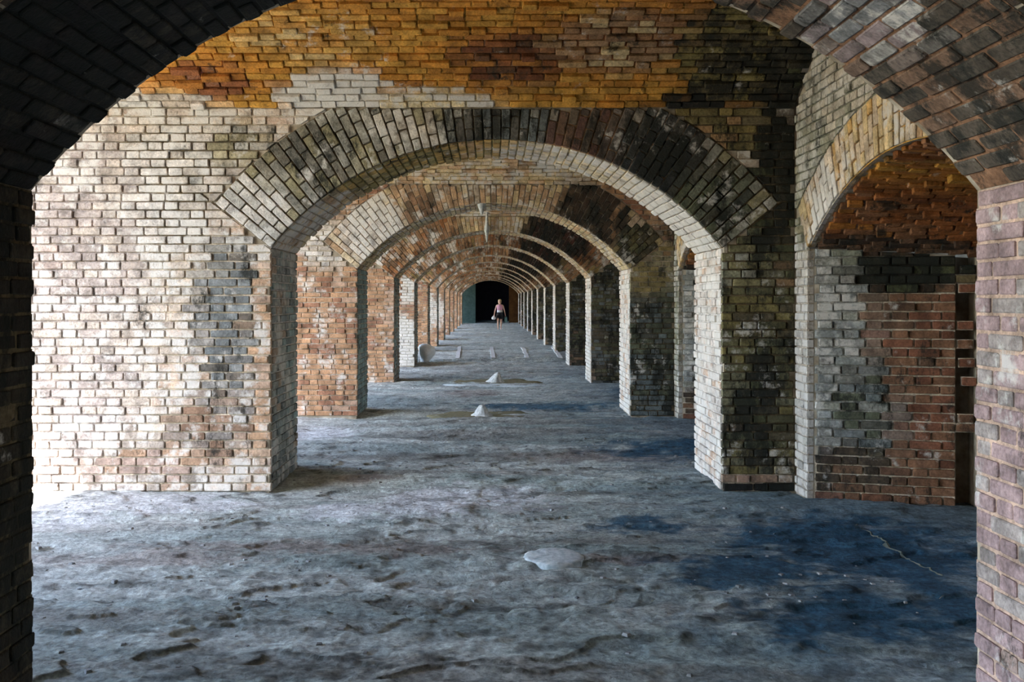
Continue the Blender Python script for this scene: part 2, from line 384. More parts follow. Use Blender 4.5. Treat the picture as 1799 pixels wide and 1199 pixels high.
def cross_wall(idx, name, label, zones, lod=4, face=True, limit=0, ringlimit=0, sofflimit=0, jamblimit=0, seen=None, share=None):
    Y0 = FRONT[idx]; Y1 = Y0 + T; g = MD + .0035
    # mortar core
    b = MB(); xs = [XC + A * math.sin(t) / math.sin(HA) for t in np.linspace(-HA, HA, 49)]
    X0, X1 = XL, XR + 2.2
    def az(x): return ZC + math.sqrt(max(0, (R + g) ** 2 - (x - XC) ** 2))
    pts = [XC - A - g] + xs[1:-1] + [XC + A + g]
    ya, yb = Y0 + g, Y1 - .0
    for y in (ya, yb):
        b.quad((X0, y, -.3), (XC - A - g, y, -.3), (XC - A - g, y, ZTOP), (X0, y, ZTOP))
        b.quad((XC + A + g, y, -.3), (X1, y, -.3), (X1, y, ZTOP), (XC + A + g, y, ZTOP))
        for p, q in zip(pts, pts[1:]): b.quad((p, y, az(p)), (q, y, az(q)), (q, y, ZTOP), (p, y, ZTOP))
    for p, q in zip(pts, pts[1:]): b.quad((p, ya, az(p)), (p, yb, az(p)), (q, yb, az(q)), (q, ya, az(q)))
    for x in (XC - A - g, XC + A + g): b.quad((x, ya, -.3), (x, yb, -.3), (x, yb, az(x)), (x, ya, az(x)))
    b.quad((X0, ya, -.3), (X0, yb, -.3), (X0, yb, ZTOP), (X0, ya, ZTOP))
    b.quad((X0, ya, ZTOP), (X1, ya, ZTOP), (X1, yb, ZTOP), (X0, yb, ZTOP))
    w = link(name, b.mesh(name), M_CORE, None, kind='structure', label=label)
    zf, zr, zs, zj = zones
    sd = idx * 31
    if face:
        sk = Skin(lod); pt = plane_y(Y0)
        fill(sk, pt, max(XL, XC - 5.6), XC - A, 0, ZV, zf, sd, CUT, seen=seen) if False else None
        fill(sk, pt, XL, XR, 0, ZV, zf, sd, cut=lambda pl, c, u, v: CUT(pl, c, u, v) if not (abs(u - XC) < A - .2 and math.hypot(u - XC, v - ZC) < R + RING - .2) else ([], []), seen=seen, rough=.014)
        sk.build(w, 'brick', 'brick_field', limit)
    # arch ring: bonded voussoirs
    sk = Skin(lod); pr = ring(Y0); n = 59; dv = 2 * HA * R / n
    for k in range(n):
        v = -HA * R + (k + .5) * dv; th = v / R
        pat = (.2, .2, .2) if k % 2 else (.1, .2, .2, .1)
        r0 = R
        for L in pat:
            r1 = min(r0 + L, (ZV - .006 - ZC) / math.cos(th))
            if r1 - r0 < .04: break
            rm = (r0 + r1) / 2
            def wid(r, gg): return dv - gg * R / r
            pl = [(r0 + .004, v - wid(r0, JT) / 2), (r1 - .006, v - wid(r1, JT) / 2), (r1 - .006, v + wid(r1, JT) / 2), (r0 + .004, v + wid(r0, JT) / 2)]
            cell = [(r0, v - dv / 2), (r1, v - dv / 2), (r1, v + dv / 2), (r0, v + dv / 2)]
            x, _, z = pr(rm, v, 0)
            rc = (rm, v, r1 - r0 - .01, dv * rm / R - JT)
            bc, mc = zr(x, z)
            sk.mo.add([pr(a, q, -MD) for a, q in cell], [(0, 1, 2, 3)], mc)
            sk.items.append((pr, pl, rc, bc, 1.0 if ringlimit else 0, rng.gauss(0, .004) + .002))
            r0 = r1
    # voussoirs are wedge-shaped: keep their own outline in the joined part
    lodk = sk.lod; sk.lod = 4; sk.build(w, 'voussoir', 'voussoir_field', ringlimit); sk.lod = lodk
    # soffit and jambs
    sk = Skin(lod); ps = soffit(Y0)
    for k in range(n):
        v = -HA * R + (k + .5) * dv
        u = Y0 + (.105 if k % 2 else .2)
        i = 0; u = Y0 + .055
        lens = ([.16] if k % 2 else [.055]) + [ST] * 6
        for L in lens:
            a, q = u, min(u + L, Y1); u += L
            if q - a < .04: break
            m = (a + q) / 2
            sk.brick(ps, rect(m, v, q - a - JT, dv - JT), rect(m, v, q - a, dv), (m, v), zs, (m, v, q - a - JT, dv - JT), 1.0 if sofflimit else 0, rng.gauss(0, .004))
    sk.build(w, 'soffit_brick', 'soffit_field', sofflimit)
    sk = Skin(lod)
    for s in (-1, 1):
        pj = plane_x(XC + s * A, -s)
        fill(sk, pj, Y0 + .055, Y1, 0, ZS, zj[0 if s < 0 else 1], sd + 5 + s, seen=(lambda u, v, l, s=s: (1.0 if s > 0 else .5)) if jamblimit else None)
    sk.build(w, 'jamb_brick', 'jamb_field', jamblimit)
    return w

def vault(idx, name, label, zone, lod=4, limit=0, arc=.62, seen=None):
    """barrel vault of the bay between cross wall idx and idx + 1"""
    Ya, Yb = FRONT[idx] + T, FRONT[idx + 1]
    S = (Yb - Ya) / 2; yc = (Ya + Yb) / 2; RV = (S * S + VR * VR) / (2 * VR); zc = ZV + VR - RV; ph = math.asin(S / RV); g = MD + .0035
    b = MB(); X1 = XR + 2.2; a_ = np.linspace(-ph, ph, 41)
    pts = [(yc + (RV + g) * math.sin(t), zc + (RV + g) * math.cos(t)) for t in a_]
    pts[0] = (Ya - .0, pts[0][1]); pts[-1] = (Yb + .02, pts[-1][1])
    for (p, q) in zip(pts, pts[1:]):
        b.quad((XL, *p), (X1, *p), (X1, *q), (XL, *q))
        b.quad((XL, *p), (XL, *q), (XL, q[0], ZTOP), (XL, p[0], ZTOP))
        b.quad((XL, p[0], ZTOP), (XL, q[0], ZTOP), (X1, q[0], ZTOP), (X1, p[0], ZTOP))
    o = link(name, b.mesh(name), M_CORE, None, kind='structure', label=label)
    pv = lambda u, v, n: (u, yc + (RV - n) * math.sin(ph - v / RV), zc + (RV - n) * math.cos(ph - v / RV))
    if lod:
        sk = Skin(lod); tot = 2 * ph * RV * arc; tot = round(tot / CP) * CP
        fill(sk, pv, XL, XR, 0, tot, zone, idx * 17 + 3, seen=seen, rough=.03)
        sk.build(o, 'brick', 'brick_field', limit)
    return o, pv

def scarp(idx, name, label, zones, lod=4, limit=0, nlimit=0, vlimit=0):
    """outer wall of one bay with its splayed, arched embrasure recess"""
    Ya, Yb = FRONT[idx] + T, FRONT[idx + 1]; yc = (Ya + Yb) / 2; g = MD + .0035
    hw = (Yb - Ya) / 2 - .315; hb = hw - .42                # half widths at the face and at the back
    Ri = (hw * hw + NRISE ** 2) / (2 * NRISE); zi = NSP + NRISE - Ri; ha = math.asin(hw / Ri)
    b2 = .80; zsb = NSP - .10; rb = NRISE * .82
    Rb = (hb * hb + rb * rb) / (2 * rb); zb = zsb + rb - Rb; hab = math.asin(hb / Rb)
    DEP = ND - XR
    b = MB()
    K = 24; ts = np.linspace(-1, 1, K + 1)
    def fr(t, n=0.0): return yc + (Ri - n) * math.sin(t * ha), zi + (Ri - n) * math.cos(t * ha)
    def bk(t, n=0.0): return yc + (Rb - n) * math.sin(t * hab), zb + (Rb - n) * math.cos(t * hab)
    x = XR + g
    b.quad((x, Ya, -.3), (x, yc - hw, -.3), (x, yc - hw, ZTOP), (x, Ya, ZTOP)); b.quad((x, yc + hw, -.3), (x, Yb + .02, -.3), (x, Yb + .02, ZTOP), (x, yc + hw, ZTOP))
    for p, q in zip(ts, ts[1:]):
        P0, P1 = fr(p, -g), fr(q, -g); B0, B1 = bk(p, -g), bk(q, -g)
        b.quad((x, *P0), (x, *P1), (x, P1[0], ZTOP), (x, P0[0], ZTOP))
        b.quad((x, *P0), (x, *P1), (ND, *B1), (ND, *B0))
    # cheeks; the far one has a toothed slot
    L = math.hypot(DEP, hw - hb); cu, su = DEP / L, (hw - hb) / L
    def cheek(s): return lambda u, v, n: (XR + u * cu - n * su, yc + s * (hw - u * su) - s * n * cu, v)
    SL0, SL1 = 1.10, 1.25
    c0 = cheek(-1); zt = NSP
    b.quad(c0(0, -.3, -g), c0(L, -.3, -g), c0(L, zsb, -g), c0(0, zt, -g))
    c1 = cheek(1)
    def strip(a, q, n): b.quad(c1(a, -.3, n), c1(q, -.3, n), c1(q, zt + (zsb - zt) * q / L, n), c1(a, zt + (zsb - zt) * a / L, n))
    strip(0, SL0, -g); strip(SL0, SL1, -.3); strip(SL1, L, -g)
    for u in (SL0, SL1): b.quad(c1(u, -.3, -g), c1(u, -.3, -.3), c1(u, zt, -.3), c1(u, zt, -g))
    # back wall with the embrasure mouth
    ow, o0, o1 = .42, .75, 1.75
    def bw(y0, y1, z0, z1):
        b.box(ND, ND + .5, y0, y1, z0, z1)
    bw(yc - hb - .2, yc - ow, -.3, ZTOP); bw(yc + ow, yc + hb + .2, -.3, ZTOP); bw(yc - ow, yc + ow, -.3, o0); bw(yc - ow, yc + ow, o1, ZTOP)
    w = link(name, b.mesh(name), M_CORE, None, kind='structure', label=label)
    zf, zr, zv, zc_ = zones
    if lod:
        sk = Skin(lod); pf = lambda u, v, n: (XR - n, u, v); RGN = .42
        def cutf(pl, cell, u, v):
            res = []
            for poly, gg in ((pl, JT), (cell, 0)):
                du, dv = u - yc, v - zi; ang = math.atan2(abs(du), dv)
                if v < NSP and ang > ha: s = 1 if du > 0 else -1; poly = clip(poly, s, 0, s * yc + hw)
                else:
                    l = math.hypot(du, dv); nx, ny = du / l, dv / l
                    poly = clip(poly, nx, ny, nx * yc + ny * zi + Ri + (RGN if ang < ha else 0) + gg)
                res.append(poly)
            return res
        S = (Yb - Ya) / 2; RV = (S * S + VR * VR) / (2 * VR); zvc = ZV + VR - RV
        fill(sk, pf, Ya, Yb, 0, ZV + VR, zf, idx * 7 + 1, cut=lambda pl, c, u, v: cutf(pl, c, u, v) if (v < ZV or math.hypot(u - yc, v - zvc) < RV) and not (abs(u - yc) < hw - .15 and math.hypot(u - yc, v - zi) < Ri) else ([], []), seen=lambda u, v, l: 1.0 if u > yc + .3 else 0)
        sk.build(w, 'brick', 'brick_field', limit)
        sk = Skin(4); n = 49; dv = 2 * ha * Ri / n
        pr = lambda u, v, nn: (XR - nn, yc + u * math.sin(v / Ri), zi + u * math.cos(v / Ri))
        for k in range(n):
            v = -ha * Ri + (k + .5) * dv; r0 = Ri
            for Lr in ((.21, .21) if k % 2 else (.105, .21, .105)):
                r1 = r0 + Lr; rm = (r0 + r1) / 2
                wd = lambda r, gg: dv - gg * Ri / r
                pl = [(r0 + .004, v - wd(r0, JT) / 2), (r1 - .006, v - wd(r1, JT) / 2), (r1 - .006, v + wd(r1, JT) / 2), (r0 + .004, v + wd(r0, JT) / 2)]
                bc, mc = zr(*pr(rm, v, 0)[1:])
                sk.mo.add([pr(a, q, -MD) for a, q in ((r0, v - dv / 2), (r1, v - dv / 2), (r1, v + dv / 2), (r0, v + dv / 2))], [(0, 1, 2, 3)], mc)
                sk.items.append((pr, pl, (rm, v, r1 - r0 - .01, dv * rm / Ri - JT), bc, (1.0 if v > -.2 else 0), rng.gauss(0, .004) + .002)); r0 = r1
        sk.build(w, 'voussoir', 'voussoir_field', vlimit)
        sk = Skin(lod); kk = (zt - zsb) / L
        slope = lambda pl, c, u, v: (clip(pl, -kk, -1, -zt), clip(c, -kk, -1, -zt))
        for s in (1, -1):
            def dropf(u, v, s=s):
                if s < 0 or not (SL0 - .02 < u < SL1 + .02): return False
                return v < .56 or (.66 < v < 1.75 and (int(v / CP) % 2 == 0)) or rng.random() < .12
            if s > 0:
                for a0, a1 in ((0, SL0), (SL0, SL1), (SL1, L)):
                    fill(sk, cheek(s), a0 + (.055 if a0 == 0 else 0), a1, 0, zt, zc_, idx + int(a0 * 9), cut=slope, drop=dropf if a0 == SL0 else None, seen=lambda u, v, l: 1.0, rough=.03)
            else: fill(sk, cheek(s), .055, L, 0, zt, zc_, idx + 77, cut=slope, seen=None)
        sk.build(w, 'recess_brick', 'recess_field', nlimit)
        # recess vault, ruled between the two arches
        sk = Skin(4)
        def pn(u, v, nn):
            f = u / DEP; t = v / (ha * Ri); a = fr(t, nn); q = bk(t, nn)
            return (XR + u, a[0] + (q[0] - a[0]) * f, a[1] + (q[1] - a[1]) * f)
        fill(sk, pn, .06, DEP, -ha * Ri, ha * Ri, zv, idx + 55, seen=lambda u, v, l: 1.0 if v > 0 else 0, rough=.035)
        sk.build(w, 'vault_brick', 'vault_field', nlimit)
    return w

# ------------------------------------------------------------------ palettes by place
def W1(px, py): return at_wall(px, py, D1)
def blob(px, py, rx, ry, st, pal, lime, mo, Y=D1):
    x, z = at_wall(px, py, Y); k = Y / F_PX; return (x, z, rx * k, ry * k, st, pal, lime, mo)
WHITE = ('pale', 'white', 'white', 'white')
TANW = ('brown', 'tan', 'pink', 'pale', 'pale')
GREYB = ('dark', 'bluegrey', 'bluegrey', 'grey', 'brown')
MOULD = ('black', 'black', 'charcoal', 'dark', 'green', 'dark')
GRN = ('charcoal', 'dark', 'green', 'olive', 'greygreen', 'brown')
MIXR = ('charcoal', 'dark', 'brown', 'red', 'greygreen', 'grey')

face1 = Zone(('tan', 'pink', 'pale', 'pale', 'white'), .52, 'mortar', seed=1, blobs=(
    blob(290, 320, 170, 150, 1.0, ('grey', 'pale', 'white', 'white', 'white'), .42, 'dkmortar'),
    blob(80, 540, 190, 380, 1.3, ('rose', 'rosegrey', 'rosegrey', 'pale', 'rosegrey'), .42, 'rosegrey'),
    blob(395, 560, 60, 190, 1.0, GREYB, .26, 'mortar'),
    blob(370, 760, 90, 80, .9, ('dark', 'bluegrey', 'brown', 'tan', 'pink'), .28, 'mortar'),
    blob(270, 820, 130, 60, 1.0, ('brown', 'tan', 'rose', 'grey', 'rosegrey'), .38, 'mortar'),
    blob(420, 250, 70, 50, 1.0, ('dark', 'olive', 'grey', 'pale', 'white'), .3, 'dkmortar'),
    blob(458, 640, 22, 220, 1.2, ('tan', 'tan', 'pink', 'pale'), .42, 'mortar'),
    blob(470, 637, 9, 16, 1.3, ('dkred', 'dark', 'charcoal'), .0, 'dkmortar'),
    blob(1330, 600, 110, 260, 1.6, GRN, .3, 'dkmortar'),
    blob(1240, 220, 110, 60, 1.5, ('brown', 'olive', 'olive', 'green', 'tan'), .14, 'dkmortar'),
    blob(1300, 470, 60, 40, 1.2, ('greygreen', 'grey', 'olive'), .3, 'dkmortar'),
    blob(1370, 330, 60, 140, 1.4, MOULD, .16, 'dkmortar'),
    blob(1335, 720, 45, 140, 1.0, MOULD, .27, 'dkmortar'),
    blob(1360, 250, 25, 100, 1.4, MOULD, .02, 'dkmortar'),
    blob(1335, 837, 90, 5, 1.8, ('red', 'pink', 'red'), .2, 'mortar'),
    blob(1335, 855, 90, 7, 1.8, ('black', 'charcoal'), .05, 'mortar'),
))
ring1 = Zone(('dark', 'olive', 'grey', 'grey', 'pale'), .3, 'dkmortar', seed=2, scale=3.0, blobs=(
    blob(440, 380, 70, 70, 1.3, ('pale', 'grey', 'white', 'white'), .5, 'dkmortar'),
    blob(560, 300, 70, 90, 1.2, ('charcoal', 'dark', 'olive', 'grey', 'grey', 'white'), .26, 'dkmortar'),
    blob(720, 225, 60, 50, 1.2, ('olive', 'grey', 'pale', 'white'), .42, 'dkmortar'),
    blob(880, 220, 110, 50, 1.2, ('charcoal', 'dark', 'bluegrey', 'grey', 'dark'), .2, 'dkmortar'),
    blob(1040, 250, 80, 70, 1.3, ('charcoal', 'dark', 'dkred', 'brown', 'grey'), .22, 'tan'),
    blob(1160, 270, 80, 80, 1.5, ('black', 'black', 'charcoal', 'dark', 'bluegrey'), .25, 'mortar'),
    blob(1250, 350, 80, 70, 1.3, ('black', 'dark', 'green', 'greygreen', 'bluegrey'), .27, 'dkmortar'),
))
soff1 = Zone(('olive', 'ochre', 'tan', 'cream'), .25, 'olive', seed=3, blobs=(
    (9.0, 1.0, 2, .9, 1.4, ('pale', 'cream', 'white', 'white'), .5, 'cream'), (9.0, 2.0, 2, .7, 1.4, WHITE, .6, 'pale'),
    (9.0, -.9, 2, .6, 1.2, ('olive', 'ochre', 'olive', 'cream'), .25, 'olive'), (9.0, -2.0, 2, .6, 1.2, ('grey', 'cream', 'tan', 'pale'), .5, 'mortar')))
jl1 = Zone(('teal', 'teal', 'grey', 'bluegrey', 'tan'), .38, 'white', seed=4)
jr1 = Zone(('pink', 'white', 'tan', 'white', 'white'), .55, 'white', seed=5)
jl0 = Zone(('charcoal', 'dark'), .05, 'dkmortar', seed=6)  # left jamb of the near arch: backlit shade painted into the brick
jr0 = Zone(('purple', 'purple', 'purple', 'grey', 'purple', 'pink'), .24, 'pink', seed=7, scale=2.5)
soff0 = Zone(('charcoal', 'black', 'dark', 'charcoal'), .04, 'charcoal', seed=8, scale=2.2, blobs=(  # near soffit: its backlit shade put into the colour as near-black brick
    (3.5, 1.3, 2, .9, 1.7, ('charcoal', 'dark', 'dark', 'brown', 'dark', 'bluegrey'), .2, 'brown'), (3.45, 1.35, .35, .22, 1.3, ('grey', 'bluegrey', 'purple'), .34, 'brown'), (3.7, -1.9, .1, .12, .8, ('dark', 'grey'), .2, 'dark')))
ring0 = Zone(('charcoal', 'dark', 'brown'), .1, 'dkmortar', seed=9)

# ------------------------------------------------------------------ structure: cross walls
def seen1(u, v, l):
    px, py = VPX + u * F_PX / D1, VPY - (v - EYE) * F_PX / D1
    if not (60 < px < 1395 and 5 < py): return 0
    Yb = FRONT[1] + T; x = u * Yb / D1; z = EYE + (v - EYE) * Yb / D1
    if z > ZS and math.hypot(x - XC, z - ZC) > R - .05: return 0
    return .6 + l
def seen2(u, v, l):
    Y2 = FRONT[3]; px = VPX + u * F_PX / Y2
    return .6 + l if (522 < px < 640 or 1095 < px < 1190 or v > 2.7) else 0

MD = .005
cross_wall(1, 'cross_wall_1', 'dark brick arch, backlit shade put into its colour, framing the nearest edge of the view', (Zone(MIXR, .2, seed=10), ring0, soff0, (jl0, jr0)), lod=8, limit=0, sofflimit=300, jamblimit=300)
MD = .013
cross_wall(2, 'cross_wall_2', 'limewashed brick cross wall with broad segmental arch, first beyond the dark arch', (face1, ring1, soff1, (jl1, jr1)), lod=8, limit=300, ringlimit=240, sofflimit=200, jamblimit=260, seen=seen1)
Y3 = FRONT[3]
face2 = Zone(('brown', 'tan', 'tan', 'red', 'pink'), .3, 'pale', seed=21, blobs=(
    blob(575, 430, 60, 50, 1.2, ('brown', 'pale', 'white', 'pale'), .42, 'mortar', Y3), blob(870, 300, 200, 30, 1.4, ('tan', 'cream', 'cream', 'pale'), .45, 'cream', Y3),
    blob(1150, 600, 60, 200, 1.5, ('dark', 'bluegrey', 'green', 'dark', 'bluegrey'), .22, 'dkmortar', Y3), blob(1140, 470, 60, 60, 1.2, ('olive', 'greygreen', 'tan'), .25, 'mortar', Y3)))
ring2 = Zone(('brown', 'tan', 'cream', 'pale'), .35, 'mortar', seed=22, scale=3, blobs=(
    blob(650, 400, 60, 60, 1.3, ('pink', 'pale', 'white', 'white'), .55, 'pale', Y3), blob(740, 365, 40, 30, 1.0, ('dark', 'brown', 'tan', 'dark'), .2, 'mortar', Y3),
    blob(1040, 380, 70, 60, 1.5, ('black', 'charcoal', 'black', 'dark', 'tan'), .16, 'mortar', Y3), blob(1120, 430, 40, 40, 1.2, GRN, .2, 'dkmortar', Y3)))
soff2 = Zone(('olive', 'tan', 'cream', 'pale'), .35, 'mortar', seed=23)
jl2 = Zone(('bluegrey', 'teal', 'grey'), .2, 'mortar', seed=24)
cross_wall(3, 'cross_wall_3', 'red brick cross wall with pale arch crown, second beyond the dark arch', (face2, ring2, soff2, (jl2, jr1)), lod=8, limit=300, ringlimit=177, seen=seen2)
words = {4: 'third', 5: 'fourth', 6: 'fifth', 7: 'sixth', 8: 'seventh', 9: 'eighth', 10: 'ninth', 11: 'tenth', 12: 'eleventh', 13: 'twelfth'}
face_d = lambda k: Zone(('brown', 'tan', 'tan', 'red', 'pink'), .3, 'pale', seed=30 + k, blobs=(
    (2.4, 1.2, .6, 1.6, 1.5, ('dark', 'bluegrey', 'green', 'charcoal', 'brown'), .18, 'dkmortar'), (0, 3.1, 2, .25, 1.2, ('tan', 'cream', 'pale'), .35, 'cream'))
    + (((-2.15, .45, .4, .8, 1.6, ('white', 'white'), .8, 'lime'), (-2.0, 1.9, .15, .5, 1.3, WHITE, .6, 'pale')) if k == 5 else ())
    + (((-2.15, 1.2, .3, .7, 1.4, WHITE, .6, 'pale'),) if k in (7, 8) else ()))
ring_d = lambda k: Zone(('dkred', 'rust', 'brown', 'tan', 'olive'), .36, 'mortar', seed=50 + k, scale=3, blobs=(
    ((.1, 3.1, .7, .5, 1.3, ('tan', 'cream', 'pale'), .4, 'cream'),) if k == 4 else ()) + (
    (1.4, 2.9, .8, .5, 1.2, ('black', 'charcoal', 'dkred', 'dark'), .1, 'mortar'),))
soff_d = Zone(('olive', 'tan', 'cream', 'pale'), .38, 'mortar', seed=60)
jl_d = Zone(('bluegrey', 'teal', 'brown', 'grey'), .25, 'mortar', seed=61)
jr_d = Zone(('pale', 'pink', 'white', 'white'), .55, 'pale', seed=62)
for k in range(4, 14):
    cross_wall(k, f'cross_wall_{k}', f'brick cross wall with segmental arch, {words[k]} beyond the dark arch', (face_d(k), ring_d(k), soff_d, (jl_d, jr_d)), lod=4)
cross_wall(0, 'cross_wall_0', 'brick cross wall with arch standing behind the viewpoint', (face_d(0), ring_d(0), soff_d, (jl_d, jr_d)), lod=4, face=False)

# ------------------------------------------------------------------ structure: vaults
Y2a, Y2b = FRONT[1] + T, FRONT[2]
def at_vault(px, py):
    S = (Y2b - Y2a) / 2; yc = (Y2a + Y2b) / 2; RV = (S * S + VR * VR) / (2 * VR); zc = ZV + VR - RV; ph = math.asin(S / RV)
    best = None
    for i in range(200):
        s = i * .015; y = yc + RV * math.sin(ph - s / RV); z = zc + RV * math.cos(ph - s / RV)
        e = abs(VPY - (z - EYE) * F_PX / y - py)
        if best is None or e < best[0]: best = (e, s, y)
    return (px - VPX) * best[2] / F_PX, best[1]
def vb(px, py, rx, ry, st, pal, lime, mo):
    x, s = at_vault(px, py); return (x, s, rx / 205, ry / 170, st, pal, lime, mo)
vault1 = Zone(('rust', 'orange', 'orange', 'ochre', 'ochre'), .12, 'ochre', seed=71, blobs=(
    vb(540, 60, 120, 60, 1.0, ('ochre', 'ochre', 'orange', 'cream'), .26, 'ochre'),
    vb(370, 140, 70, 35, 1.2, ('rust', 'red', 'orange'), .0, 'dkred'),
    vb(590, 165, 90, 42, 1.5, WHITE, .7, 'pale'), vb(760, 178, 110, 22, 1.2, ('cream', 'pale'), .5, 'cream'),
    vb(900, 110, 110, 60, 1.1, ('charcoal', 'rust', 'dkred', 'orange', 'brown'), .06, 'brown'),
    vb(1100, 70, 120, 70, 1.2, ('dkred', 'rust', 'brown', 'cream', 'cream', 'tan'), .24, 'rust'),
    vb(1290, 90, 90, 110, 1.4, ('charcoal', 'dark', 'olive', 'olive', 'brown'), .1, 'dkmortar'),
    vb(1390, 130, 45, 90, 1.5, MOULD, .02, 'charcoal'), vb(1210, 185, 60, 20, 1.3, ('black', 'charcoal', 'dark'), .05, 'dark'),
    vb(290, 180, 80, 18, 1.4, ('tan', 'pale', 'white'), .4, 'mortar'), vb(150, 250, 120, 60, 1.4, WHITE, .5, 'mortar')))
def seenv(u, v, l):
    if v > 1.6 or not (-2.9 < u < 2.45): return 0
    return .6 + l - v * .1
vault(1, 'ceiling_1', 'ochre and rust stained brick vault above the first broad arch', vault1, lod=8, limit=300, seen=seenv)
vd = Zone(('rust', 'brown', 'ochre', 'tan', 'cream'), .28, 'ochre', seed=72, blobs=((0, .3, 2.2, .5, 1.2, ('tan', 'cream', 'pale'), .45, 'cream'),))
vault(0, 'ceiling_0', 'brick vault over the viewpoint', vd, lod=0)
for k in range(2, 13):
    vault(k, f'ceiling_{k}', f'brick barrel vault over the bay before the {words[k + 1] if k > 2 else "second"} arch', vd, lod=4 if k < 6 else 0, arc=.4)

# ------------------------------------------------------------------ structure: outer wall with recesses
yc1 = (FRONT[1] + T + FRONT[2]) / 2
sf1 = Zone(('olive', 'greygreen', 'grey', 'pale', 'white'), .4, 'greygreen', seed=81, blobs=((7.9, .9, .5, 1.2, 1.1, ('pale', 'white', 'grey'), .5, 'pale'),))
sr1 = Zone(('tan', 'cream', 'pale', 'ochre'), .36, 'ochre', seed=82, scale=3, blobs=((7.4, 2.3, .35, .4, 1.2, WHITE, .55, 'pale'),))
sv1 = Zone(('dkred', 'rust', 'rust', 'brown', 'orange'), .08, 'brown', seed=83, scale=2.2, blobs=((.6, 1.85, .7, .18, 1.4, ('black', 'charcoal', 'brown'), .05, 'brown'), (.8, .6, 1.5, .4, .9, ('orange', 'rust', 'ochre'), .1, 'ochre')))
sc1 = Zone(('dark', 'brown', 'red', 'brown', 'red'), .2, 'mortar', seed=84, scale=2.2, blobs=(
    (.2, 1.2, .3, 1.0, 1.3, ('greygreen', 'grey', 'bluegrey', 'white', 'white'), .45, 'grey'), (.45, .7, .25, .5, 1.0, ('charcoal', 'dark', 'green', 'bluegrey', 'grey'), .22, 'grey'),
    (.75, 1.85, .5, .18, 1.5, ('black', 'black', 'charcoal', 'green'), .05, 'charcoal'), (.3, 1.95, .15, .1, 1.4, ('greygreen', 'grey'), .3, 'grey'),
    (.3, .25, .4, .25, 1.0, ('charcoal', 'dark', 'dark', 'brown'), .2, 'mortar')))
scarp(1, 'wall_right_1', 'outer brick wall with arched embrasure recess beside the dark arch', (sf1, sr1, sv1, sc1), lod=8, limit=60, nlimit=300, vlimit=60)
scarp(0, 'wall_right_0', 'outer brick wall beside the viewpoint', (sf1, sr1, sv1, sc1), lod=0)
for k in range(2, 13):
    scarp(k, f'wall_right_{k}', f'outer brick wall recess before the {words[k + 1] if k > 2 else "second"} arch', (sf1, sr1, sv1, sc1), lod=4 if k < 5 else 0)

# unseen wall added behind the viewpoint against skylight leaking in, end chamber
b = MB(); b.box(XL, XR + 2.2, FRONT[0] - 1.6, FRONT[0] - 1.2, -.3, ZTOP); b.box(XL, XR + 2.2, FRONT[0] - 1.4, FRONT[0] + .1, ZTOP - .4, ZTOP)
link('wall_light_stop', b.mesh('wall_light_stop'), M_CORE, None, kind='structure', label='plain wall added behind the viewpoint to keep stray skylight out')
YE = 69.0
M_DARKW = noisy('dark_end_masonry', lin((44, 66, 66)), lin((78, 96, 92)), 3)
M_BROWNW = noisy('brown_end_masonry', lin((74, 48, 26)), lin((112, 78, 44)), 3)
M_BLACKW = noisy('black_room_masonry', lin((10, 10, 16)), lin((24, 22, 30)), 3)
b = MB(); y9 = FRONT[13] + T
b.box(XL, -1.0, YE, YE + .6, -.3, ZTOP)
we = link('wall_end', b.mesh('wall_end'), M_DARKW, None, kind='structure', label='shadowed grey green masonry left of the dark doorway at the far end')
b = MB(); b.box(1.4, XR + 2.2, YE, YE + .6, -.3, ZTOP); b.box(XR, XR + .4, y9, YE, -.3, ZTOP)
link('wall_end_right', b.mesh('wall_end'), M_BROWNW, None, kind='structure', label='brown brick wall right of the dark doorway at the far end')
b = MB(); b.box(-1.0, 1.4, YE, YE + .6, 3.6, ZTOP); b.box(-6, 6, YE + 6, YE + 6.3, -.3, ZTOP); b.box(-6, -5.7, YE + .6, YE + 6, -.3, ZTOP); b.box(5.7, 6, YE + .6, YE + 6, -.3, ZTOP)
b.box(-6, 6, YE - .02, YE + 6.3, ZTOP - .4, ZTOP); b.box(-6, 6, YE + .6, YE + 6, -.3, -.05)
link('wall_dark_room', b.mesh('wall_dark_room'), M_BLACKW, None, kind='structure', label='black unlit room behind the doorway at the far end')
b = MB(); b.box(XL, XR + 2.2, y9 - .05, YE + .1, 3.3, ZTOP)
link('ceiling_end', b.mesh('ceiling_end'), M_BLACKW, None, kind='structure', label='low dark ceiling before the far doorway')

# ------------------------------------------------------------------ floor: worn, flaking concrete
def fb(px, py, rx, ry):
    x, y = at_floor(px, py); return x, y, rx * y / F_PX, abs(at_floor(px, py - ry)[1] - y)
PALES = [fb(755, 885, 110, 33), fb(600, 900, 80, 18), fb(240, 890, 240, 24), fb(90, 905, 150, 26), fb(470, 745, 60, 12), fb(560, 760, 70, 14), fb(890, 880, 90, 25)]
SLAB = [fb(760, 885, 105, 30), fb(560, 1060, 240, 45), fb(1000, 1040, 80, 18), fb(330, 930, 130, 14)]
DARKS = [fb(1500, 960, 260, 55), fb(1330, 1010, 200, 40), fb(1500, 1090, 230, 50), fb(1200, 790, 160, 16), fb(1130, 925, 120, 14), fb(1650, 1050, 80, 80), fb(1150, 690, 90, 10), fb(960, 715, 160, 6)]  # dark blue patches: light falloff and embrasure skylight put into the colour
BROWNS = [fb(560, 965, 350, 16), fb(250, 985, 260, 14), fb(1080, 800, 200, 10), fb(640, 842, 60, 8), fb(1100, 985, 180, 10), fb(830, 690, 70, 6)]
